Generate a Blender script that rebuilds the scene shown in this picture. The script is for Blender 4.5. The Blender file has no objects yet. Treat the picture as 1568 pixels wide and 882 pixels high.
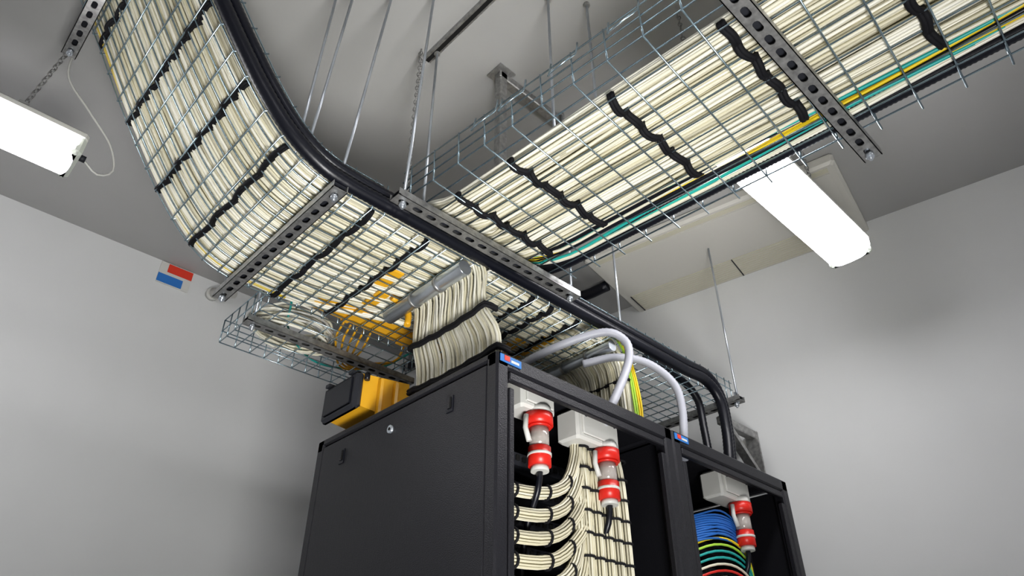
import bpy, math, random
from mathutils import Vector, Matrix
random.seed(7)
V=Vector
# ------------------------------------------------------------------ materials
def mat(name,col,rough=.5,metal=0.0,var=0.0,scale=20,bump=0.0,emit=0,trans=0.0,alpha=1.0):
    m=bpy.data.materials.new(name); m.use_nodes=True
    nt=m.node_tree; b=nt.nodes['Principled BSDF']
    c=[x for x in col]+[1]
    b.inputs['Base Color'].default_value=c
    b.inputs['Roughness'].default_value=rough
    b.inputs['Metallic'].default_value=metal
    if trans: b.inputs['Transmission Weight'].default_value=trans
    if emit:
        b.inputs['Emission Color'].default_value=c
        b.inputs['Emission Strength'].default_value=emit
    if var or bump:
        tc=nt.nodes.new('ShaderNodeTexCoord'); n=nt.nodes.new('ShaderNodeTexNoise')
        n.inputs['Scale'].default_value=scale; n.inputs['Detail'].default_value=4
        nt.links.new(tc.outputs['Object'],n.inputs['Vector'])
        if var:
            r=nt.nodes.new('ShaderNodeValToRGB')
            r.color_ramp.elements[0].position=.3; r.color_ramp.elements[1].position=.7
            r.color_ramp.elements[0].color=[x*(1-var) for x in col]+[1]
            r.color_ramp.elements[1].color=[min(1,x*(1+var)) for x in col]+[1]
            nt.links.new(n.outputs['Fac'],r.inputs['Fac']); nt.links.new(r.outputs['Color'],b.inputs['Base Color'])
        if bump:
            bp=nt.nodes.new('ShaderNodeBump'); bp.inputs['Strength'].default_value=bump; bp.inputs['Distance'].default_value=.01
            nt.links.new(n.outputs['Fac'],bp.inputs['Height']); nt.links.new(bp.outputs['Normal'],b.inputs['Normal'])
    return m
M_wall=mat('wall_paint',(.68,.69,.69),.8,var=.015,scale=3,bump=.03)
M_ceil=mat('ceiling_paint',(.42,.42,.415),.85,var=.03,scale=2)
M_floor=mat('floor_vinyl',(.36,.36,.37),.5,var=.05,scale=8)
M_zinc=mat('zinc_wire',(.42,.53,.59),.25,.88,var=.12,scale=30)
M_galv=mat('galvanised_steel',(.38,.38,.375),.42,.7,var=.25,scale=60)
M_tube=mat('bright_steel',(.58,.62,.67),.28,.75,var=.08,scale=15)
M_blk=mat('black_conduit_plastic',(.009,.010,.016),.36)
M_tie=mat('velcro_black',(.005,.005,.008),.8)
M_c1=mat('cable_cream',(.78,.75,.61),.36,var=.04,scale=6)
M_c2=mat('cable_cream_light',(.86,.84,.74),.34)
M_c3=mat('cable_cream_deep',(.68,.64,.48),.4)  # deeper cream, picked at random among the cables
M_c4=mat('cable_cream_aged',(.55,.52,.40),.42)
M_yel=mat('cable_yellow',(.85,.63,.03),.4)
M_teal=mat('cable_teal',(.03,.40,.37),.4)
M_blue=mat('cable_blue',(.03,.16,.50),.4)
M_grn=mat('cable_green_yellow',(.45,.72,.08),.4)
M_duct=mat('yellow_duct_plastic',(.84,.46,.03),.38)
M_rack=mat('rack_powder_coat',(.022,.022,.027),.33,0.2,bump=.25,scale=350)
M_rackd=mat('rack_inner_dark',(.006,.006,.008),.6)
M_dgrey=mat('dark_grey_plastic',(.03,.032,.04),.5)
M_white=mat('white_plastic',(.64,.64,.61),.4)
M_beige=mat('vent_beige',(.55,.53,.43),.5)
M_red=mat('red_plastic',(.66,.03,.02),.35)
M_clear=mat('clear_plastic',(.75,.70,.66),.12,trans=.6)
M_grey=mat('grey_conduit_plastic',(.42,.43,.48),.45)
M_emit=mat('lamp_diffuser',(1,.985,1),.4,emit=17)
M_ltc=mat('lamp_end_cap',(.70,.74,.68),.4)
M_sred=mat('sign_red',(.7,.06,.03),.5); M_sblu=mat('sign_blue',(.04,.2,.55),.5)
M_cream=mat('ac_casing',(.57,.56,.52),.45)
M_dark=mat('dark_slot',(.01,.01,.01),.9)
CABS=[M_c1,M_c1,M_c1,M_c2,M_c2,M_c2,M_c3,M_c3,M_c4]
# ------------------------------------------------------------------ builder
class B:
    def __init__(s): s.v=[];s.f=[];s.m=[];s.sm=[];s.mats=[]
    def mi(s,m):
        if m not in s.mats: s.mats.append(m)
        return s.mats.index(m)
    def face(s,idx,m,sm=False): s.f.append(idx); s.m.append(s.mi(m)); s.sm.append(sm)
    def tube(s,pts,r,m,n=6,rib=0,cap=True):
        pts=[V(p) for p in pts]; N=len(pts)
        if N<2: return
        T=[(pts[min(i+1,N-1)]-pts[max(i-1,0)]).normalized() for i in range(N)]
        a=V((0,0,1)) if abs(T[0].z)<.9 else V((1,0,0))
        u=T[0].cross(a).normalized(); base=len(s.v); i0=s.mi(m)
        for i in range(N):
            u=(u-T[i]*u.dot(T[i])).normalized(); w=T[i].cross(u)
            rr=r*(1+(rib if i%2 else 0))
            for k in range(n):
                an=2*math.pi*k/n
                s.v.append(pts[i]+(u*math.cos(an)+w*math.sin(an))*rr)
        for i in range(N-1):
            for k in range(n):
                k2=(k+1)%n
                s.f.append((base+i*n+k,base+i*n+k2,base+(i+1)*n+k2,base+(i+1)*n+k)); s.m.append(i0); s.sm.append(True)
        if cap:
            s.face(tuple(base+k for k in range(n))[::-1],m); s.face(tuple(base+(N-1)*n+k for k in range(n)),m)
    def box(s,c,sz,m,R=None,bev=0):
        c=V(c); h=[x/2 for x in sz]; R=R or Matrix.Identity(3)
        if bev:
            b=bev
            def ring(z,ins):
                hx,hy=h[0]-ins,h[1]-ins
                return [(hx-b,hy,z),(hx,hy-b,z),(hx,-hy+b,z),(hx-b,-hy,z),(-hx+b,-hy,z),(-hx,-hy+b,z),(-hx,hy-b,z),(-hx+b,hy,z)]
            rings=[ring(-h[2],b),ring(-h[2]+b,0),ring(h[2]-b,0),ring(h[2],b)]
            base=len(s.v)
            for rg in rings:
                for p in rg: s.v.append(c+R@V(p))
            for i in range(3):
                for k in range(8):
                    k2=(k+1)%8
                    s.face((base+i*8+k,base+(i+1)*8+k,base+(i+1)*8+k2,base+i*8+k2),m)
            s.face(tuple(base+k for k in range(8)),m); s.face(tuple(base+24+k for k in range(8))[::-1],m)
            return
        base=len(s.v)
        for x in(-1,1):
            for y in(-1,1):
                for z in(-1,1): s.v.append(c+R@V((x*h[0],y*h[1],z*h[2])))
        for q in((0,1,3,2),(4,6,7,5),(0,4,5,1),(2,3,7,6),(0,2,6,4),(1,5,7,3)):
            s.face(tuple(base+i for i in q),m)
    def hull8(s,pts,m):
        base=len(s.v)
        for p in pts: s.v.append(V(p))
        for q in((0,1,2,3),(7,6,5,4),(0,4,5,1),(1,5,6,2),(2,6,7,3),(3,7,4,0)): s.face(tuple(base+i for i in q),m)
    def obj(s,name,parent=None):
        me=bpy.data.meshes.new(name); me.from_pydata([tuple(p) for p in s.v],[],s.f)
        for m in s.mats: me.materials.append(m)
        me.polygons.foreach_set('material_index',s.m); me.polygons.foreach_set('use_smooth',s.sm); me.update()
        o=bpy.data.objects.new(name,me); bpy.context.scene.collection.objects.link(o)
        if parent: o.parent=parent
        return o
def empty(name):
    o=bpy.data.objects.new(name,None); bpy.context.scene.collection.objects.link(o); o.empty_display_size=.1; return o
def smooth(pts,step=.03):
    pts=[V(p) for p in pts]; out=[]
    P=[pts[0]*2-pts[1]]+pts+[pts[-1]*2-pts[-2]]
    for i in range(1,len(P)-2):
        p0,p1,p2,p3=P[i-1:i+3]; n=max(2,int((p2-p1).length/step))
        for k in range(n):
            t=k/n
            out.append(.5*((2*p1)+(p2-p0)*t+(2*p0-5*p1+4*p2-p3)*t*t+(3*p1-p0-3*p2+p3)*t**3))
    out.append(pts[-1]); return out
# ------------------------------------------------------------------ room
CZ=3.45
def slab(name,pts,m,th):
    b=B(); p=[V(x) for x in pts]; n=(p[1]-p[0]).cross(p[2]-p[0]).normalized()*th
    b.hull8(p+[q+n for q in p],m); return b.obj(name)
def wx(y): return 3.15-.176*(y-.8)
Y0,Y1,X0=-3.2,3.5,-2.6
slab('floor',[(X0,Y0,0),(X0,Y1,0),(wx(Y1),Y1,0),(wx(Y0),Y0,0)],M_floor,.1)
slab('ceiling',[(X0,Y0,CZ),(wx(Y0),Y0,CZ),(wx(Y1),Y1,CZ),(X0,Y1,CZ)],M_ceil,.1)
slab('wall_back',[(X0,Y1,0),(X0,Y1,CZ),(wx(Y1),Y1,CZ),(wx(Y1),Y1,0)],M_wall,.1)
slab('wall_right',[(wx(Y0),Y0,0),(wx(Y1),Y1,0),(wx(Y1),Y1,CZ),(wx(Y0),Y0,CZ)],M_wall,.1)
slab('wall_left',[(X0,Y0,0),(X0,Y0,CZ),(X0,Y1,CZ),(X0,Y1,0)],M_wall,.1)
slab('wall_front',[(X0,Y0,0),(wx(Y0),Y0,0),(wx(Y0),Y0,CZ),(X0,Y0,CZ)],M_wall,.1)
# ------------------------------------------------------------------ main tray path
YC,HW=1.76,.32
prof=[V((x,0,z)) for x,z in [(-.11,3.445),(.02,3.26),(.2,2.99),(.38,2.755),(.52,2.625),(.64,2.578),(.80,2.57),(1.4,2.57),(2.0,2.57),(2.78,2.57)]]
PR=smooth(prof,.02)
def nrm(i):
    t=(PR[min(i+1,len(PR)-1)]-PR[max(i-1,0)]).normalized(); return V((-t.z,0,t.x))
NR=[nrm(i) for i in range(len(PR))]
def PX(x):
    i=min(range(len(PR)),key=lambda k:abs(PR[k].x-x)); return i
wr=.0025
b=B()
jx0,jx1=PX(.84),PX(1.50)
nl=13
for k in range(nl+1):
    y=YC-HW+2*HW*k/nl
    b.tube([PR[i]+V((0,y,0)) for i in range(0,len(PR),1)],wr,M_zinc,6)
H=.105
for h in (.035,.07,H):
    b.tube([PR[i]+NR[i]*h+V((0,YC+HW,0)) for i in range(len(PR))],wr,M_zinc,6)
    if h>.05: b.tube([PR[i]+NR[i]*h+V((0,YC-HW,0)) for i in range(0,jx0)],wr,M_zinc,6)
    if h>.05: b.tube([PR[i]+NR[i]*h+V((0,YC-HW,0)) for i in range(jx1,len(PR))],wr,M_zinc,6)
acc=0;nxt=0
for i in range(1,len(PR)):
    acc+=(PR[i]-PR[i-1]).length
    if acc>=nxt:
        nxt+=.058 if PR[i].x>.5 else .09
        n=NR[i]; o=-n*wr*1.8
        pts=[PR[i]+n*H+V((0,YC+HW+.002,0)),PR[i]+o+V((0,YC+HW+.002,0)),PR[i]+o+V((0,YC-HW-.002,0))]
        if not(jx0<i<jx1): pts.append(PR[i]+n*(H+.008)+V((0,YC-HW-.002,0)))
        for a,c in zip(pts,pts[1:]): b.tube([a,c],wr,M_zinc,6)
b.obj('wire_cable_tray')
# ------------------------------------------------------------------ branch tray
def bc(y): return 1.16-.07*(y-1.32)
b=B(); ya,yb=1.36,-2.6; BW=.31
for k in range(13):
    o=-BW+2*BW*k/12
    b.tube([(bc(ya)+o,ya,2.572),(bc(yb)+o,yb,2.572)],wr,M_zinc,6)
for s in(-1,1):
    for h in(.04,.075,.115):
        if s==1 and h>.05: continue
        b.tube([(bc(ya)+s*BW,ya,2.57+h),(bc(yb)+s*BW,yb,2.57+h)],wr,M_zinc,6)
y=1.34
while y>yb:
    dx=V((1,.07,0)).normalized(); c=V((bc(y),y,2.567))
    b.tube([c-dx*(BW+.003),c+dx*(BW+.03)],wr,M_zinc,6)
    b.tube([c-dx*BW,c-dx*(BW+.004)+V((0,0,.115))],wr,M_zinc,6)
    b.tube([c+dx*BW,c+dx*(BW+.003)+V((0,0,.045))],wr,M_zinc,6)
    y-=.1
for y in (1.05,.95,.78,.6,.42,.25):
    x=bc(y)-BW-.006; z=2.57
    b.tube(smooth([(x,y,z+.12),(x-.01,y,z+.07),(x-.03,y-.02,z+.04),(x-.03,y-.07,z+.04),(x-.01,y-.09,z+.07),(x,y-.09,z+.12)],.02),wr,M_zinc,5)
b.obj('wire_cable_tray')
# short rear tray with slack coils
b=B(); rx0,rx1,ry0,ry1,rz=.82,1.50,2.11,2.50,2.56
for k in range(12):
    x=rx0+(rx1-rx0)*k/11; b.tube([(x,ry0,rz),(x,ry1,rz)],wr,M_zinc,5); b.tube([(x,ry1,rz),(x,ry1,rz+.10)],wr,M_zinc,5)
for k in range(7):
    y=ry0+(ry1-ry0)*k/6; 
    for p,q in (((rx0,y,rz+.10),(rx0,y,rz)),((rx0,y,rz),(rx1,y,rz)),((rx1,y,rz),(rx1,y,rz+.10))): b.tube([p,q],wr,M_zinc,5)
for h in(.05,.10):
    for p,q in (((rx0,ry0,rz+h),(rx0,ry1,rz+h)),((rx0,ry1,rz+h),(rx1,ry1,rz+h)),((rx1,ry1,rz+h),(rx1,ry0,rz+h))): b.tube([p,q],wr,M_zinc,5)
b.obj('wire_cable_tray')
b=B()
for q in range(20):
    cx,cy=1.02+random.uniform(-.02,.02),2.31+random.uniform(-.02,.02); rx,ry=.155+random.uniform(-.05,.02),.13+random.uniform(-.04,.02)
    pts=[(cx+rx*math.cos(t/24*math.tau),cy+ry*math.sin(t/24*math.tau),rz+.012+.004*q+.004*math.sin(t+q)) for t in range(25)]
    b.tube(pts,.0052,random.choice([M_c2,M_c2,M_white,M_c1]),6)
b.tube(smooth([(.9,2.1,2.6),(1.0,2.3,2.6),(1.2,2.42,2.58),(1.4,2.3,2.58),(1.45,2.1,2.6)]),.0042,M_teal,6)
for q in range(5):
    b.tube(smooth([(1.12+.03*q,2.1,2.6),(1.15+.03*q,2.2,2.575),(1.3,2.38-.02*q,2.575),(1.42,2.2,2.58),(1.4,2.1,2.6)]),.0045,M_duct,6)
b.obj('slack_cable_coil')
# ------------------------------------------------------------------ cables
def bundle_offsets(hw,hh,r):
    out=[]; z=-hh
    while z<=hh+1e-6:
        w=hw*math.sqrt(max(.05,1-(z/hh)**2*.8)); n=max(1,int(2*w/(2.02*r)))
        for k in range(n): out.append(((-w+(k+.5)*2*w/n),z))
        z+=r*1.8
    return out
def wob(A=1):
    a=[random.uniform(0,6.28) for _ in range(3)]; return lambda s:(A*(.0036*math.sin(s*4+a[0])+.0018*math.sin(s*9+a[1])), A*.0024*math.sin(s*6+a[2]))
rc=.0047
b=B(); nb=8
ys=[1.50+(2.055-1.50)*k/(nb-1) for k in range(nb)]
def squeeze(y,x):
    t=min(1,max(0,(x-.85)/.5)); t=t*t*(3-2*t)
    y2=1.49+(y-1.50)*(.42/.555)
    return y*(1-t)+y2*t
iend=PX(1.86)
for yb_ in ys:
    for (dy,dn) in bundle_offsets(.036,.021,rc):
        f=wob(); pts=[]; s=0
        for i in range(0,iend,2):
            s+=.04; wy,wn=f(s); x=PR[i].x
            yy=squeeze(yb_+dy,x)+wy
            pts.append(PR[i]+NR[i]*(.030+dn+wn)+V((0,yy,0)))
        ye=pts[-1].y; yt=1.46+(ye-1.48)*.75; e=dn*1.0
        pts+=smooth([(1.86,ye,2.600+dn),(1.93,ye*.5+yt*.5,2.57+dn),(1.985+e,yt,2.48),(2.0+e,yt,2.3),(2.0+e,yt,2.1)],.04)[1:]
        b.tube(pts,rc,random.choice(CABS),6,cap=False)
for q,(yo,m) in enumerate([(2.067,M_yel),(2.060,M_yel)]):
    pts=[PR[i]+NR[i]*.010+V((0,yo+.004*math.sin(i*.1),0)) for i in range(0,PX(.9),2)]
    b.tube(pts,.004,m,5)
b.obj('data_cable_bundle')
def scallop(cpts_fn,centres,hw,hh,base=0):
    out=[]
    for c in centres:
        for k in range(9):
            a=math.pi*k/8
            out.append(cpts_fn(c-hw*math.cos(a), -base-(hh-base)*(math.sin(a)**.7)))
    return out
b=B()
for x in (.03,.20,.36,.51,.82,1.02,1.50,1.60,1.72):
    i=PX(x)
    f=lambda y,n:PR[i]+NR[i]*(.030+n)+V((.004*math.sin(y*37+x*9),squeeze(y,PR[i].x),0))
    b.tube(scallop(f,ys,.038,.030,.015),.0062,M_tie,6)
    b.tube([p+V((.008,0,0)) for p in scallop(f,ys,.038,.030,.015)],.0055,M_tie,6)
b.obj('cable_tie_strap')
# branch cables
rb=.0050
b=B(); cs=[-.172+.066*k for k in range(6)]
for ci,c in enumerate(cs):
    for(dx,dz) in bundle_offsets(.0305,.023,rb):
        f=wob(1.1)
        pts=smooth([(bc(1.4)+c+dx+.55,1.74+(c)*-.35,2.67+dz),(bc(1.4)+c+dx+.25,1.70-c*.3,2.67+dz),(bc(1.4)+c+dx+.05,1.56,2.67+dz),(bc(1.4)+c+dx,1.42,2.645+dz),(bc(1.3)+c+dx,1.31,2.61+dz)],.05)
        s=0
        yy=1.27
        while yy>-2.5:
            s+=.06; a,d=f(s); k=1+.06*math.sin(yy*6+ci*2); pts.append(V((bc(yy)+c+dx*k+a,yy,2.605+dz*k+d))); yy-=.06
        b.tube(pts,rb,random.choice(CABS),6,cap=False)
cols=[(.196,M_yel,2.582),(.205,M_yel,2.580),(.217,M_blk,2.581),(.187,M_c2,2.587),(.228,M_teal,2.581),(.238,M_teal,2.585),(.246,M_c2,2.582),(.178,M_blk,2.583),(.21,M_yel,2.592),(.222,M_yel,2.59),(.190,M_teal,2.583),(.182,M_c1,2.578),(.24,M_c1,2.58),(.20,M_blk,2.579)]
for k,(o,m,z) in enumerate(cols):
    pts=[(bc(1.5)+o-.12,1.62,2.67),(bc(1.4)+o-.05,1.45,2.65),(bc(1.3)+o-.01,1.31,2.60)]; yy=1.2
    while yy>-2.5:
        pts.append((bc(yy)+o+.011*math.sin(yy*2.3+k)+.006*math.sin(yy*5+2*k),yy,z+.003*math.sin(yy*4+k))); yy-=.15
    b.tube(smooth(pts,.06),.0052 if m!=M_blk else .0060,m,6)
b.obj('data_cable_bundle')
b=B()
for y in(1.23,1.02,.69,.38,.06,-.25,-.6):
    f=lambda o,n:V((bc(y)+o,y+.005*math.sin(o*60+y*7),2.605+n))
    for d in(0,.009):
        b.tube([p+V((0,d,0)) for p in scallop(f,cs,.034,.035,.010)],.0075,M_tie,6)
b.obj('cable_tie_strap')
# ------------------------------------------------------------------ cable drop 1
b=B(); rd=.0046
for k in range(40):
    for l in range(3):
        t=(k+.5)/40; y=1.43+.37*t+random.uniform(-.002,.002); yb2=1.36+.40*t
        x=1.235+l*.0095+random.uniform(-.003,.003)
        if (k*7+l)%4:
            pts=[(1.0,y,2.606),(1.12,y,2.606),(x-.035,y,2.595),(x-.005,y,2.55)]
        else:
            pts=[(x+.22,y-.02,2.606),(x+.10,y-.01,2.60),(x+.03,y,2.57),(x+.01,y,2.53)]
        mid=random.uniform(-.010,.010)
        pts+=[(x+.0,y+mid,2.42),(x,yb2+mid,2.28),(x,yb2,2.08)]
        b.tube(smooth(pts,.035),rd,random.choice([M_c1,M_c2,M_c2,M_c3]),6,cap=False)
for z,o in((2.40,0),(2.225,1)):
    for dz in(0,.009):
        y0_,y1_=(1.405,1.80) if not o else (1.345,1.78)
        p=[(1.222,y1_-(y1_-y0_)*k/14,z+dz-.012*math.sin(math.pi*k/14)+.003*math.sin(k*2)) for k in range(15)]
        p=[(1.265,y1_+.004,z+dz)]+p+[(1.24,y0_-.006,z+dz),(1.27,y0_-.004,z+dz)]
        b.tube(p,.007,M_tie,6)
b.obj('cable_drop_bundle')
def roller(x,ya,yb,z,r=.026):
    b=B(); b.tube([(x,ya,z),(x,ya+.003,z)]+[(x,yb,z)],r,M_tube,24)
    for yy in(ya+(yb-ya)*.3,ya+(yb-ya)*.62): b.tube([(x,yy,z),(x,yy+.012,z)],r+.003,M_galv,24)
    b.obj('dropout_tube')
roller(1.165,1.44,1.86,2.535)
roller(1.905,1.44,1.84,2.535,.022)
b=B()
for z in(2.42,2.26):
    b.tube([(1.972,1.90-.46*k/12,z+.003*math.sin(k*2)) for k in range(13)]+[(2.0,1.44,z)],.006,M_tie,6)
for k,m in enumerate([M_grn,M_grn,M_yel,M_yel]):
    b.tube(smooth([(1.8,1.46,2.6),(1.93,1.447-.004*k,2.585),(1.985,1.44-.006*k,2.5),(2.0+.006*k,1.435-.006*k,2.3),(2.0,1.43,2.1)]),.0042,m,6)
b.obj('earth_cable_bundle')
# ------------------------------------------------------------------ black conduits
def rib(path,r,m,name,step=.006,n=12,amt=.09):
    b=B(); b.tube(smooth(path,step),r,m,n,rib=amt); return b.obj(name)
def np(i,h,y): p=PR[i]+NR[i]*h; return (p.x,y,p.z)
for (y,h,r,ox) in((1.412,.012,.021,0),(1.415,.052,.016,.03)):
    p=[np(i,h,y) for i in range(0,PX(.84),6)]+[(x,y,2.57+h) for x in(.9,1.2,1.5,1.8,2.1,2.35)]
    p+=[(2.50+ox,y,2.575+h),(2.585+ox,y-.005,2.52+h*.5),(2.61+ox,y,2.40),(2.59+ox,y,2.25),(2.57+ox,y,2.10)]
    rib(p,r,M_blk,'black_corrugated_conduit',.008)
rib([(2.2,1.50,2.62),(2.45,1.52,2.63),(2.56,1.50,2.55),(2.58,1.50,2.40),(2.56,1.48,2.1)],.016,M_blk,'black_corrugated_conduit',.008)
rib([(bc(y)+.275+(.02 if y>1.3 else 0),y,z) for y,z in((1.46,2.66),(1.38,2.635),(1.25,2.594),(1.0,2.594),(.7,2.594),(.4,2.594),(.1,2.594),(-.3,2.594),(-.8,2.594),(-1.5,2.594),(-2.5,2.594))],.0205,M_blk,'black_corrugated_conduit',.006)
rib([(1.60,1.68,2.40),(1.63,1.6,2.44),(1.70,1.46,2.485),(1.77,1.36,2.505),(1.82,1.32,2.475),(1.825,1.31,2.41),(1.76,1.30,2.29),(1.65,1.31,2.10)],.0145,M_grey,'grey_flexible_conduit',.007)
rib([(1.84,1.54,2.47),(1.92,1.44,2.49),(2.02,1.37,2.475),(2.10,1.32,2.40),(2.12,1.31,2.29),(2.10,1.32,2.10)],.0145,M_grey,'grey_flexible_conduit',.007)
# ------------------------------------------------------------------ slotted strut
def strut(p,q,name='slotted_strut_channel',w=.047,h=.024):
    p=V(p);q=V(q); d=(q-p); L=d.length; d.normalize(); s=V((0,0,1)).cross(d).normalized(); u=d.cross(s)
    b=B(); pitch=.05; n=max(1,int(L/pitch)); st=(L-n*pitch)/2
    def P(a,c,z): return p+d*a+s*c+u*z
    sl,sw=.0165,.0085
    for k in range(n):
        cx=st+(k+.5)*pitch
        angs=sorted([math.tau*j/16+.01 for j in range(16)]+[math.atan2(sy*w/2,sx*pitch/2)%math.tau for sx in(-1,1) for sy in(-1,1)])
        N=len(angs); base=len(b.v)
        for z in(0,.0025):
            for a in angs:
                ca,sa=math.cos(a),math.sin(a); t=min((pitch/2)/abs(ca) if abs(ca)>1e-6 else 9,(w/2)/abs(sa) if abs(sa)>1e-6 else 9)
                b.v.append(P(cx+ca*t,sa*t,z))
                t2=sw/abs(sa) if abs(sa)>1e-6 else 9
                x=ca*t2
                if abs(x)>sl-sw:
                    cx0=(sl-sw)*(1 if ca>0 else -1); bq=-ca*cx0; cq=cx0*cx0-sw*sw; t2=-bq+math.sqrt(max(0,bq*bq-cq))
                b.v.append(P(cx+ca*t2,sa*t2,z))
        for j in range(N):
            j2=(j+1)%N
            o,i_,o2,i2=base+2*j,base+2*j+1,base+2*j2,base+2*j2+1
            b.face((o,o2,i2,i_),M_galv)
            b.face((o+2*N,i_+2*N,i2+2*N,o2+2*N),M_galv); b.face((i_,i2,i2+2*N,i_+2*N),M_galv)
    if st>0:
        for a0 in(0,L-st):
            b.hull8([P(a0,-w/2,0),P(a0+st,-w/2,0),P(a0+st,w/2,0),P(a0,w/2,0)]+[P(a0,-w/2,.0025),P(a0+st,-w/2,.0025),P(a0+st,w/2,.0025),P(a0,w/2,.0025)],M_galv)
    for c in(-w/2,w/2-.0025):
        b.hull8([P(0,c,0),P(L,c,0),P(L,c+.0025,0),P(0,c+.0025,0),P(0,c,h),P(L,c,h),P(L,c+.0025,h),P(0,c+.0025,h)],M_galv)
    b.hull8([P(.005,-w/2+.004,h-.004),P(L-.005,-w/2+.004,h-.004),P(L-.005,w/2-.004,h-.004),P(.005,w/2-.004,h-.004),P(.005,-w/2+.004,h-.001),P(L-.005,-w/2+.004,h-.001),P(L-.005,w/2-.004,h-.001),P(.005,w/2-.004,h-.001)],M_dgrey)
    for a in(.03,L-.03):
        b.tube([P(a,0,-.016),P(a,0,0)],.011,M_tube,6); b.tube([P(a,0,-.024),P(a,0,.05)],.005,M_tube,8)
    return b.obj(name)
sz=2.536
strut((.672,1.40,sz),(.672,2.17,sz))
strut((.80,1.322,sz),(1.565,1.322,sz))
strut((.86,.318,sz),(1.63,.318,sz))
strut((.80,2.23,sz-.01),(1.54,2.23,sz-.01))
strut((2.70,1.36,sz),(2.70,2.15,sz))
strut((-.03,1.42,3.26),(-.03,2.22,3.26))
strut((1.25,-.9,sz),(1.75,-.9,sz))
def rod(p,q,name='threaded_rod'):
    b=B(); b.tube([p,q],.0048,M_tube,8)
    p=V(p); b.tube([p+V((0,0,.015)),p+V((0,0,.026))],.009,M_tube,6)
    q=V(q); b.tube([q-V((0,0,.012)),q],.012,M_galv,8)
    b.obj(name)
for p,q in [((.672,1.425,2.53),(.71,1.35,CZ)),((.672,2.15,2.53),(.672,2.15,CZ)),
            ((.83,1.322,2.53),(.81,1.24,CZ)),((1.545,1.322,2.53),(1.545,1.322,CZ)),
            ((.55,1.47,2.64),(.56,1.46,CZ)),((.575,1.46,2.64),(.60,1.41,CZ)),
            ((.97,1.425,2.66),(.97,1.425,CZ-.02)),((1.12,.99,2.60),(1.12,.99,CZ)),((1.235,.91,2.60),(1.235,.91,CZ)),
            ((1.95,1.425,2.55),(1.95,1.425,CZ)),((1.60,.318,2.53),(1.60,.318,CZ)),((.88,.318,2.53),(.88,.318,CZ)),((2.70,1.38,2.53),(2.70,1.38,CZ)),((.83,2.23,2.5),(.83,2.23,CZ)),((1.51,2.23,2.5),(1.51,2.23,CZ))]:
    rod(p,q)
b=B(); b.box((.965,1.0,CZ-.012),(.03,.96,.024),M_galv); b.box((.965,1.0,CZ-.0255),(.014,.96,.003),M_dark); b.obj('ceiling_strut_channel')
b=B(); b.box((1.225,1.345,(CZ+2.68)/2),(.036,.036,CZ-2.68),M_galv,bev=.004)
b.box((1.62,1.345,CZ-.02),(.83,.036,.036),M_galv,bev=.004); b.box((1.225,1.345,CZ-.004),(.08,.08,.008),M_galv); b.obj('steel_support_frame')
def chain(p,q,name='hanging_chain',r=.0022,link=.024):
    b=B(); p=V(p);q=V(q); d=q-p; L=d.length; d.normalize(); n=int(L/(link*.78))
    a=d.orthogonal().normalized(); c=d.cross(a)
    for k in range(n):
        m=p+d*(k+.5)*L/n; s=a if k%2 else c
        pts=[m+d*(link/2)*math.cos(t*math.tau/10)+s*(.0075*math.sin(t*math.tau/10)) for t in range(11)]
        b.tube(pts,r,M_galv,5)
    b.obj(name)
chain((.93,1.47,2.70),(.93,1.47,CZ))
# ------------------------------------------------------------------ lamps
def lamp(x0,x1,y,z,w=.17):
    e=empty('batten_light'); L=x1-x0; cx=(x0+x1)/2
    b=B(); b.box((cx,y,z+.055),(L,w*1.05,.035),M_white,bev=.01)
    for x in(x0+.018,x1-.018): b.box((x,y,z+.02),(.036,w*1.0,.085),M_ltc,bev=.012)
    for x in(x0+.2,x1-.2):
        b.box((x,y,z+.08),(.03,w*.9,.008),M_galv); b.tube([(x,y,z+.08),(x,y,z+.11)],.006,M_galv,8)
        b.tube([(x+.015*math.cos(t/10*math.tau),y,z+.12+.018*math.sin(t/10*math.tau)) for t in range(11)],.003,M_galv,6)
    b.tube([(x1,y,z+.03),(x1+.02,y,z+.03)],.012,M_dgrey,10)
    b.obj('housing',e)
    b=B(); n=12
    for x in(x0+.03,x0+.04,x1-.022,x1-.012):
        f=.9 if x in(x0+.03,x1-.012) else 1
        for k in range(n+1):
            a=math.pi*k/n; b.v.append(V((x,y+f*(w/2+.003)*math.copysign(abs(math.cos(a))**.6,math.cos(a)),z+.04-f*.07*math.sin(a)**.7)))
    for i in range(3):
        for k in range(n): b.face((i*(n+1)+k,i*(n+1)+k+1,(i+1)*(n+1)+k+1,(i+1)*(n+1)+k),M_emit,True)
    b.face(tuple(range(n+1)),M_emit); b.face(tuple(3*(n+1)+k for k in range(n+1))[::-1],M_emit)
    b.obj('diffuser',e)
    return e
lamp(1.30,2.57,.707,2.90)
lamp(-1.14,.13,2.25,2.87)
lamp(-1.2,.07,-.9,2.95)  # unseen batten added behind the camera to brighten the room
lamp(1.0,2.27,-1.9,2.95)  # second added batten out of view, extra light for walls and trays
chain((-.07,2.25,2.99),(-.02,2.25,CZ)); chain((-.95,2.25,2.99),(-.95,2.25,CZ))
chain((2.37,.707,3.02),(2.37,.707,CZ)); chain((1.5,.707,3.02),(1.5,.707,CZ))
chain((-1,-.9,3.07),(-1,-.9,CZ)); chain((-.13,-.9,3.07),(-.13,-.9,CZ)); chain((1.2,-1.9,3.07),(1.2,-1.9,CZ)); chain((2.07,-1.9,3.07),(2.07,-1.9,CZ))  # chains for the two added, unseen battens
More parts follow.
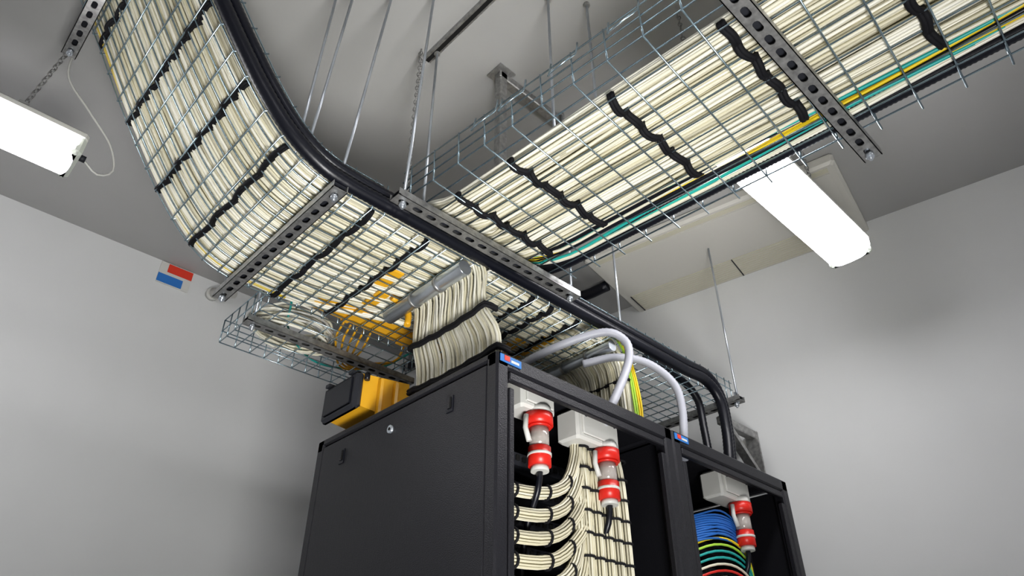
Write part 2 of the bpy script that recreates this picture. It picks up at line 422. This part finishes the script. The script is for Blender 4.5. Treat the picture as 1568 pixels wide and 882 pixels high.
b=B(); b.tube(smooth([(.14,2.25,2.90),(.20,2.27,2.88),(.24,2.28,2.93),(.20,2.27,3.02),(.10,2.25,3.10),(.0,2.25,3.2),(-.02,2.26,3.35),(-.02,2.26,CZ)],.02),.004,M_white,6); b.obj('lamp_power_cord')
# ------------------------------------------------------------------ air conditioner
ang=math.radians(10); R=Matrix.Rotation(ang,3,'Z'); c=V((2.755,1.33,3.42))
b=B(); b.box(c,(.62,1.28,.06),M_cream,R,bev=.012)
zz=-.031
b.box(c+R@V((.20,0,zz)),(.17,1.18,.006),M_beige,R)
for yy in(-.59,0,.59): b.box(c+R@V((.20,yy,zz-.004)),(.172,.006,.004),M_dgrey,R)
for k in range(9): b.box(c+R@V((.125+k*.019,0,zz-.0035)),(.002,1.16,.002),M_cream,R)
b.box(c+R@V((-.08,0,zz)),(.33,1.20,.003),M_cream,R)
b.box(c+R@V((-.27,0,zz)),(.03,1.20,.004),M_beige,R)
b.obj('ceiling_air_conditioner')
b=B(); b.tube(smooth([(2.6,1.96,3.40),(2.55,2.12,3.38),(2.4,2.3,3.38),(2.35,3.48,3.38)]),.03,M_blk,12); b.obj('refrigerant_pipe')
b=B(); b.box((.83,Y1-.004,3.38),(.17,.008,.13),M_white); b.box((.81,Y1-.009,3.345),(.13,.003,.05),M_sblu); b.box((.85,Y1-.009,3.415),(.13,.003,.05),M_sred); b.obj('wall_sign')
b=B(); b.tube([(1.04,Y1,3.36),(1.04,Y1-.03,3.36)],.035,M_white,16); b.tube([(1.04,Y1-.03,3.36),(1.11,Y1-.14,3.34)],.03,M_white,16); b.obj('wall_sensor')
# ------------------------------------------------------------------ racks
ZT=2.158; YF,YB=1.262,2.20
def rack(x0,x1):
    e=empty('server_rack'); pw=.045; b=B()
    cx=(x0+x1)/2; W=x1-x0; cy=(YF+YB)/2; D=YB-YF
    for x in(x0+pw/2,x1-pw/2):
        for y in(YF+pw/2,YB-pw/2): b.box((x,y,ZT/2),(pw,pw,ZT-.004),M_rack,bev=.006)
    for y in(YF+.02,YB-.02): b.box((cx,y,ZT-.025),(W,.04,.05),M_rack,bev=.007)
    for x in(x0+.015,x1-.015): b.box((x,cy,ZT-.014),(.03,D,.028),M_rack,bev=.007)
    for y in(YF+.02,YB-.02): b.box((cx,y,.05),(W,.04,.1),M_rack)
    b.box((cx,cy,ZT-.012),(W-.03,D-.03,.008),M_rack)
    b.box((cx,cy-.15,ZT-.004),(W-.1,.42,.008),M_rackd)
    ph=ZT-.034-.08
    for x in(x0+.0065,x1-.0065): b.box((x,cy,.08+ph/2),(.013,D-.085,ph),M_rack,bev=.003)
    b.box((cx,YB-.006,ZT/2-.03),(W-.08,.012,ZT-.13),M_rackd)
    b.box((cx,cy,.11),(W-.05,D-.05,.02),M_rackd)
    for y in(1.458,2.022):
        b.box((x0-.001,y,2.055),(.004,.030,.05),M_blk,bev=.001); b.box((x0-.004,y,2.058),(.004,.014,.034),M_rack); b.box((x0-.0045,y-.006,2.058),(.005,.003,.03),M_dark)
    b.tube([(x0-.008,1.745,2.066),(x0+.004,1.745,2.066)],.013,M_tube,16); b.tube([(x0-.0095,1.745,2.066),(x0-.007,1.745,2.066)],.005,M_dark,10)
    for x in(x0+.058,x1-.058): b.box((x,YF+.012,ZT/2-.02),(.02,.02,ZT-.16),M_rack,bev=.003)
    b.box((cx,YF+.012,ZT-.065),(W-.1,.02,.025),M_rack,bev=.003)
    for x in(x0+.15,x1-.115):
        b.box((x,YF+.16,ZT/2),(.045,.004,ZT-.2),M_rack); b.box((x+.02,YF+.18,ZT/2),(.004,.04,ZT-.2),M_rack)
        z=1.2
        while z<2.03:
            b.box((x,YF+.157,z),(.010,.003,.010),M_galv); b.box((x,YF+.1565,z),(.008,.004,.008),M_dark); z+=.0222
    z=1.25
    while z<2.0:
        b.box((cx,YF+.30,z),(W-.30,.22,.04),M_dgrey,bev=.003)
        for k in range(16): b.box((cx-.2+k*.027,YF+.187,z),(.014,.006,.014),M_dark)
        z+=.0889
    b.box((x0+.05,YF-.001,ZT-.022),(.08,.003,.022),M_sblu); b.box((x0+.035,YF-.003,ZT-.02),(.02,.002,.015),M_sred); b.box((x0+.065,YF-.003,ZT-.024),(.03,.002,.007),M_white)
    b.obj('cabinet',e); return e
r1=rack(1.148,1.955); r2=rack(1.958,2.735)
def plug(x,y,z0,par,bw,bx):
    b=B()
    b.box((bx,y+.03,z0+.055),(bw,.09,.10),M_white,bev=.008); b.box((bx,y-.018,z0+.055),(bw*.8,.01,.07),M_white,bev=.003)
    for sx in(-1,1): b.tube([(bx+sx*bw*.34,y-.026,z0+.08),(bx+sx*bw*.34,y-.022,z0+.08)],.005,M_dgrey,8)
    b.tube([(x,y,z0+.02),(x,y-.002,z0-.005)],.036,M_white,20)
    b.tube([(x,y,z0+.0),(x,y,z0-.035)],.042,M_red,24); b.tube([(x,y,z0-.035),(x,y,z0-.042)],.036,M_red,20)
    b.tube([(x,y,z0-.04),(x,y,z0-.075),(x,y,z0-.10)],.029,M_clear,20); b.tube([(x,y,z0-.045),(x,y,z0-.10)],.02,M_white,12)
    b.tube([(x,y,z0-.10),(x,y,z0-.155)],.033,M_red,20); b.tube([(x,y,z0-.118),(x,y,z0-.126)],.035,M_white,20)
    b.tube([(x,y,z0-.155),(x,y,z0-.17)],.026,M_white,16)
    b.tube(smooth([(x,y,z0-.165),(x,y+.01,z0-.22),(x+.02,y+.08,z0-.32),(x+.03,y+.12,z0-.5)]),.009,M_blk,8)
    b.tube([(x-.045,y+.005,z0-.01),(x-.05,y+.005,z0-.05),(x-.04,y,z0-.09)],.008,M_white,8)
    b.obj('power_plug',par)
plug(1.376,1.33,2.05,r1,.14,1.365); plug(1.675,1.33,2.02,r1,.20,1.63); plug(2.454,1.33,2.02,r2,.20,2.42)
b=B()
def bund(path,R_,n,mats,rr=.0036):
    P=smooth(path,.03); 
    offs=[(0,0)]+[(math.cos(a*math.tau/6),math.sin(a*math.tau/6)) for a in range(6)]+[(2*math.cos(a*math.tau/11),2*math.sin(a*math.tau/11)) for a in range(11)]
    offs=offs[:n]
    for ox,oy in offs:
        pts=[]
        for i,p in enumerate(P):
            t=(P[min(i+1,len(P)-1)]-P[max(i-1,0)]).normalized(); s=V((0,1,0)); u=t.cross(s).normalized()
            pts.append(p+s*oy*R_+u*ox*R_)
        b.tube(pts,rr,random.choice(mats),5)
DM=[M_c1,M_c3,M_c3,M_c4]
for k in range(7):
    z=1.86-.062*k
    p=[(1.22,1.42,z-.02),(1.32,1.38,z-.03),(1.43,1.36,z-.02),(1.52,1.36,z+.03),(1.575+.012*(k%4),1.37,z+.13),(1.585+.02*(k%4),1.375,z+.3 if z<1.75 else 2.06)]
    bund(p,.0075,18,DM)
    for (ti) in(1,2,3):
        q=V(p[ti]); b.tube([q+V((.0,-.021*math.cos(a/10*math.tau),.021*math.sin(a/10*math.tau))) for a in range(11)],.004,M_tie,6)
for k in range(5):
    x=1.60+.045*k
    bund([(x,1.40,2.1),(x,1.37,1.95),(x,1.365,1.6),(x,1.37,1.3)],.0085,18,DM)
    z=2.02
    while z>1.4:
        b.tube([(x+.023*math.cos(a/10*math.tau),1.367+.023*math.sin(a/10*math.tau),z) for a in range(11)],.004,M_tie,6); z-=.065
b.obj('rack_patch_cabling',r1)
b=B()
for k in range(12):
    z=1.98-.008*k; m=M_blue
    b.tube(smooth([(2.16,1.43,z-.06),(2.24,1.37,z-.03),(2.34,1.35,z-.01+random.uniform(-.01,.01)),(2.46,1.36,z-.03),(2.54,1.38,z-.12),(2.56,1.40,z-.3)]),.004,m,6)
for k,m in enumerate([M_yel,M_grn,M_teal,M_teal,M_c1,M_red,M_c2]):
    z=1.87-.022*k
    b.tube(smooth([(2.16,1.43,z-.05),(2.28,1.36,z),(2.42,1.35,z),(2.53,1.37,z-.06),(2.56,1.40,z-.25)]),.0045,m,6)
bund([(2.12,1.40,2.05),(2.12,1.37,1.8),(2.12,1.37,1.3)],.008,18,[M_c1,M_c2,M_blk])
b.obj('rack_patch_cabling',r2)
# ------------------------------------------------------------------ yellow fibre duct
b=B()
yc,z0_=2.005,2.585
for (cy,cz,sy,szz) in((yc,z0_,.11,.004),(yc-.055,z0_+.045,.004,.09),(yc+.055,z0_+.045,.004,.09)):
    b.box((1.55,cy,cz),(1.2,sy,szz),M_duct)
for x in(1.1,1.35,1.6,1.85,2.1): b.box((x,yc,z0_+.03),(.03,.12,.075),M_duct)
for (x,y0_,y1_) in((1.06,1.66,1.78),(1.10,1.80,1.93),(1.75,1.60,1.95),(1.68,1.70,1.9),(1.45,1.86,1.95)):
    b.box((x,(y0_+y1_)/2,2.582),(.045,y1_-y0_,.012),M_duct,bev=.003)
b.tube(smooth([(1.13,1.80,2.575),(1.17,1.80,2.568),(1.205,1.80,2.54),(1.205,1.80,2.49)],.01),.012,M_duct,8)
b.obj('yellow_fibre_duct')
b=B()
zb,zt=2.205,2.335
b.hull8([(1.14,1.95,zb+.01),(1.30,1.88,2.17),(1.36,2.10,2.17),(1.14,2.14,zb+.01),(1.14,1.95,zt),(1.30,1.89,zt-.01),(1.36,2.10,zt-.01),(1.14,2.14,zt)],M_duct)
b.box((1.13,2.045,2.268),(.030,.22,.135),M_dgrey,bev=.01); b.box((1.113,2.045,2.268),(.008,.17,.10),M_blk,bev=.003)
for y in(1.97,2.12): b.box((1.118,y,zt),(.025,.025,.012),M_dgrey)
b.tube([(1.15,1.93,zt-.005),(1.15,1.93,zt-.03)],.010,M_blk,10)
b.box((1.2,1.918,2.255),(.012,.018,.13),M_duct); b.box((1.25,1.90,2.25),(.012,.018,.13),M_duct)
b.obj('fibre_duct_outlet_box')
b=B(); b.box((2.87,1.5,2.50),(.28,.04,.04),M_galv,bev=.004); b.hull8([(2.76,1.48,2.48),(2.80,1.48,2.48),(2.80,1.52,2.48),(2.76,1.52,2.48),(2.97,1.48,2.30),(3.0,1.48,2.30),(3.0,1.52,2.30),(2.97,1.52,2.30)],M_galv)
b.box((3.0,1.5,2.38),(.01,.06,.26),M_galv); b.obj('wall_support_bracket')
# ------------------------------------------------------------------ lights
def area(name,loc,tgt,size,power,col=(1,.99,.97),spread=180):
    l=bpy.data.lights.new(name,'AREA'); l.energy=power; l.size=size; l.color=col; l.spread=math.radians(spread)
    o=bpy.data.objects.new(name,l); bpy.context.scene.collection.objects.link(o); o.location=loc
    o.rotation_euler=(V(tgt)-V(loc)).to_track_quat('-Z','Y').to_euler(); return o
area('added_underside_fill',(.3,-.3,.35),(1.05,1.35,2.6),.7,20,spread=85)  # added fill with no fixture, brightens the tray undersides from below
w=bpy.data.worlds.new('world'); bpy.context.scene.world=w; w.use_nodes=True
w.node_tree.nodes['Background'].inputs[0].default_value=(.5,.52,.55,1); w.node_tree.nodes['Background'].inputs[1].default_value=.3
# ------------------------------------------------------------------ camera
cam=bpy.data.cameras.new('camera'); co=bpy.data.objects.new('camera',cam); bpy.context.scene.collection.objects.link(co)
cam.lens=24.8; cam.sensor_width=36; cam.clip_start=.02
th=math.radians(34.2); hd=math.radians(46.35)
d=V((math.cos(th)*math.cos(hd),math.cos(th)*math.sin(hd),math.sin(th)))
co.location=(0,0,1.2); co.rotation_euler=d.to_track_quat('-Z','Y').to_euler()
bpy.context.scene.camera=co
bpy.context.scene.view_settings.view_transform='Standard'
try: bpy.context.scene.view_settings.look='Medium High Contrast'
except Exception as ex: print('look',ex)
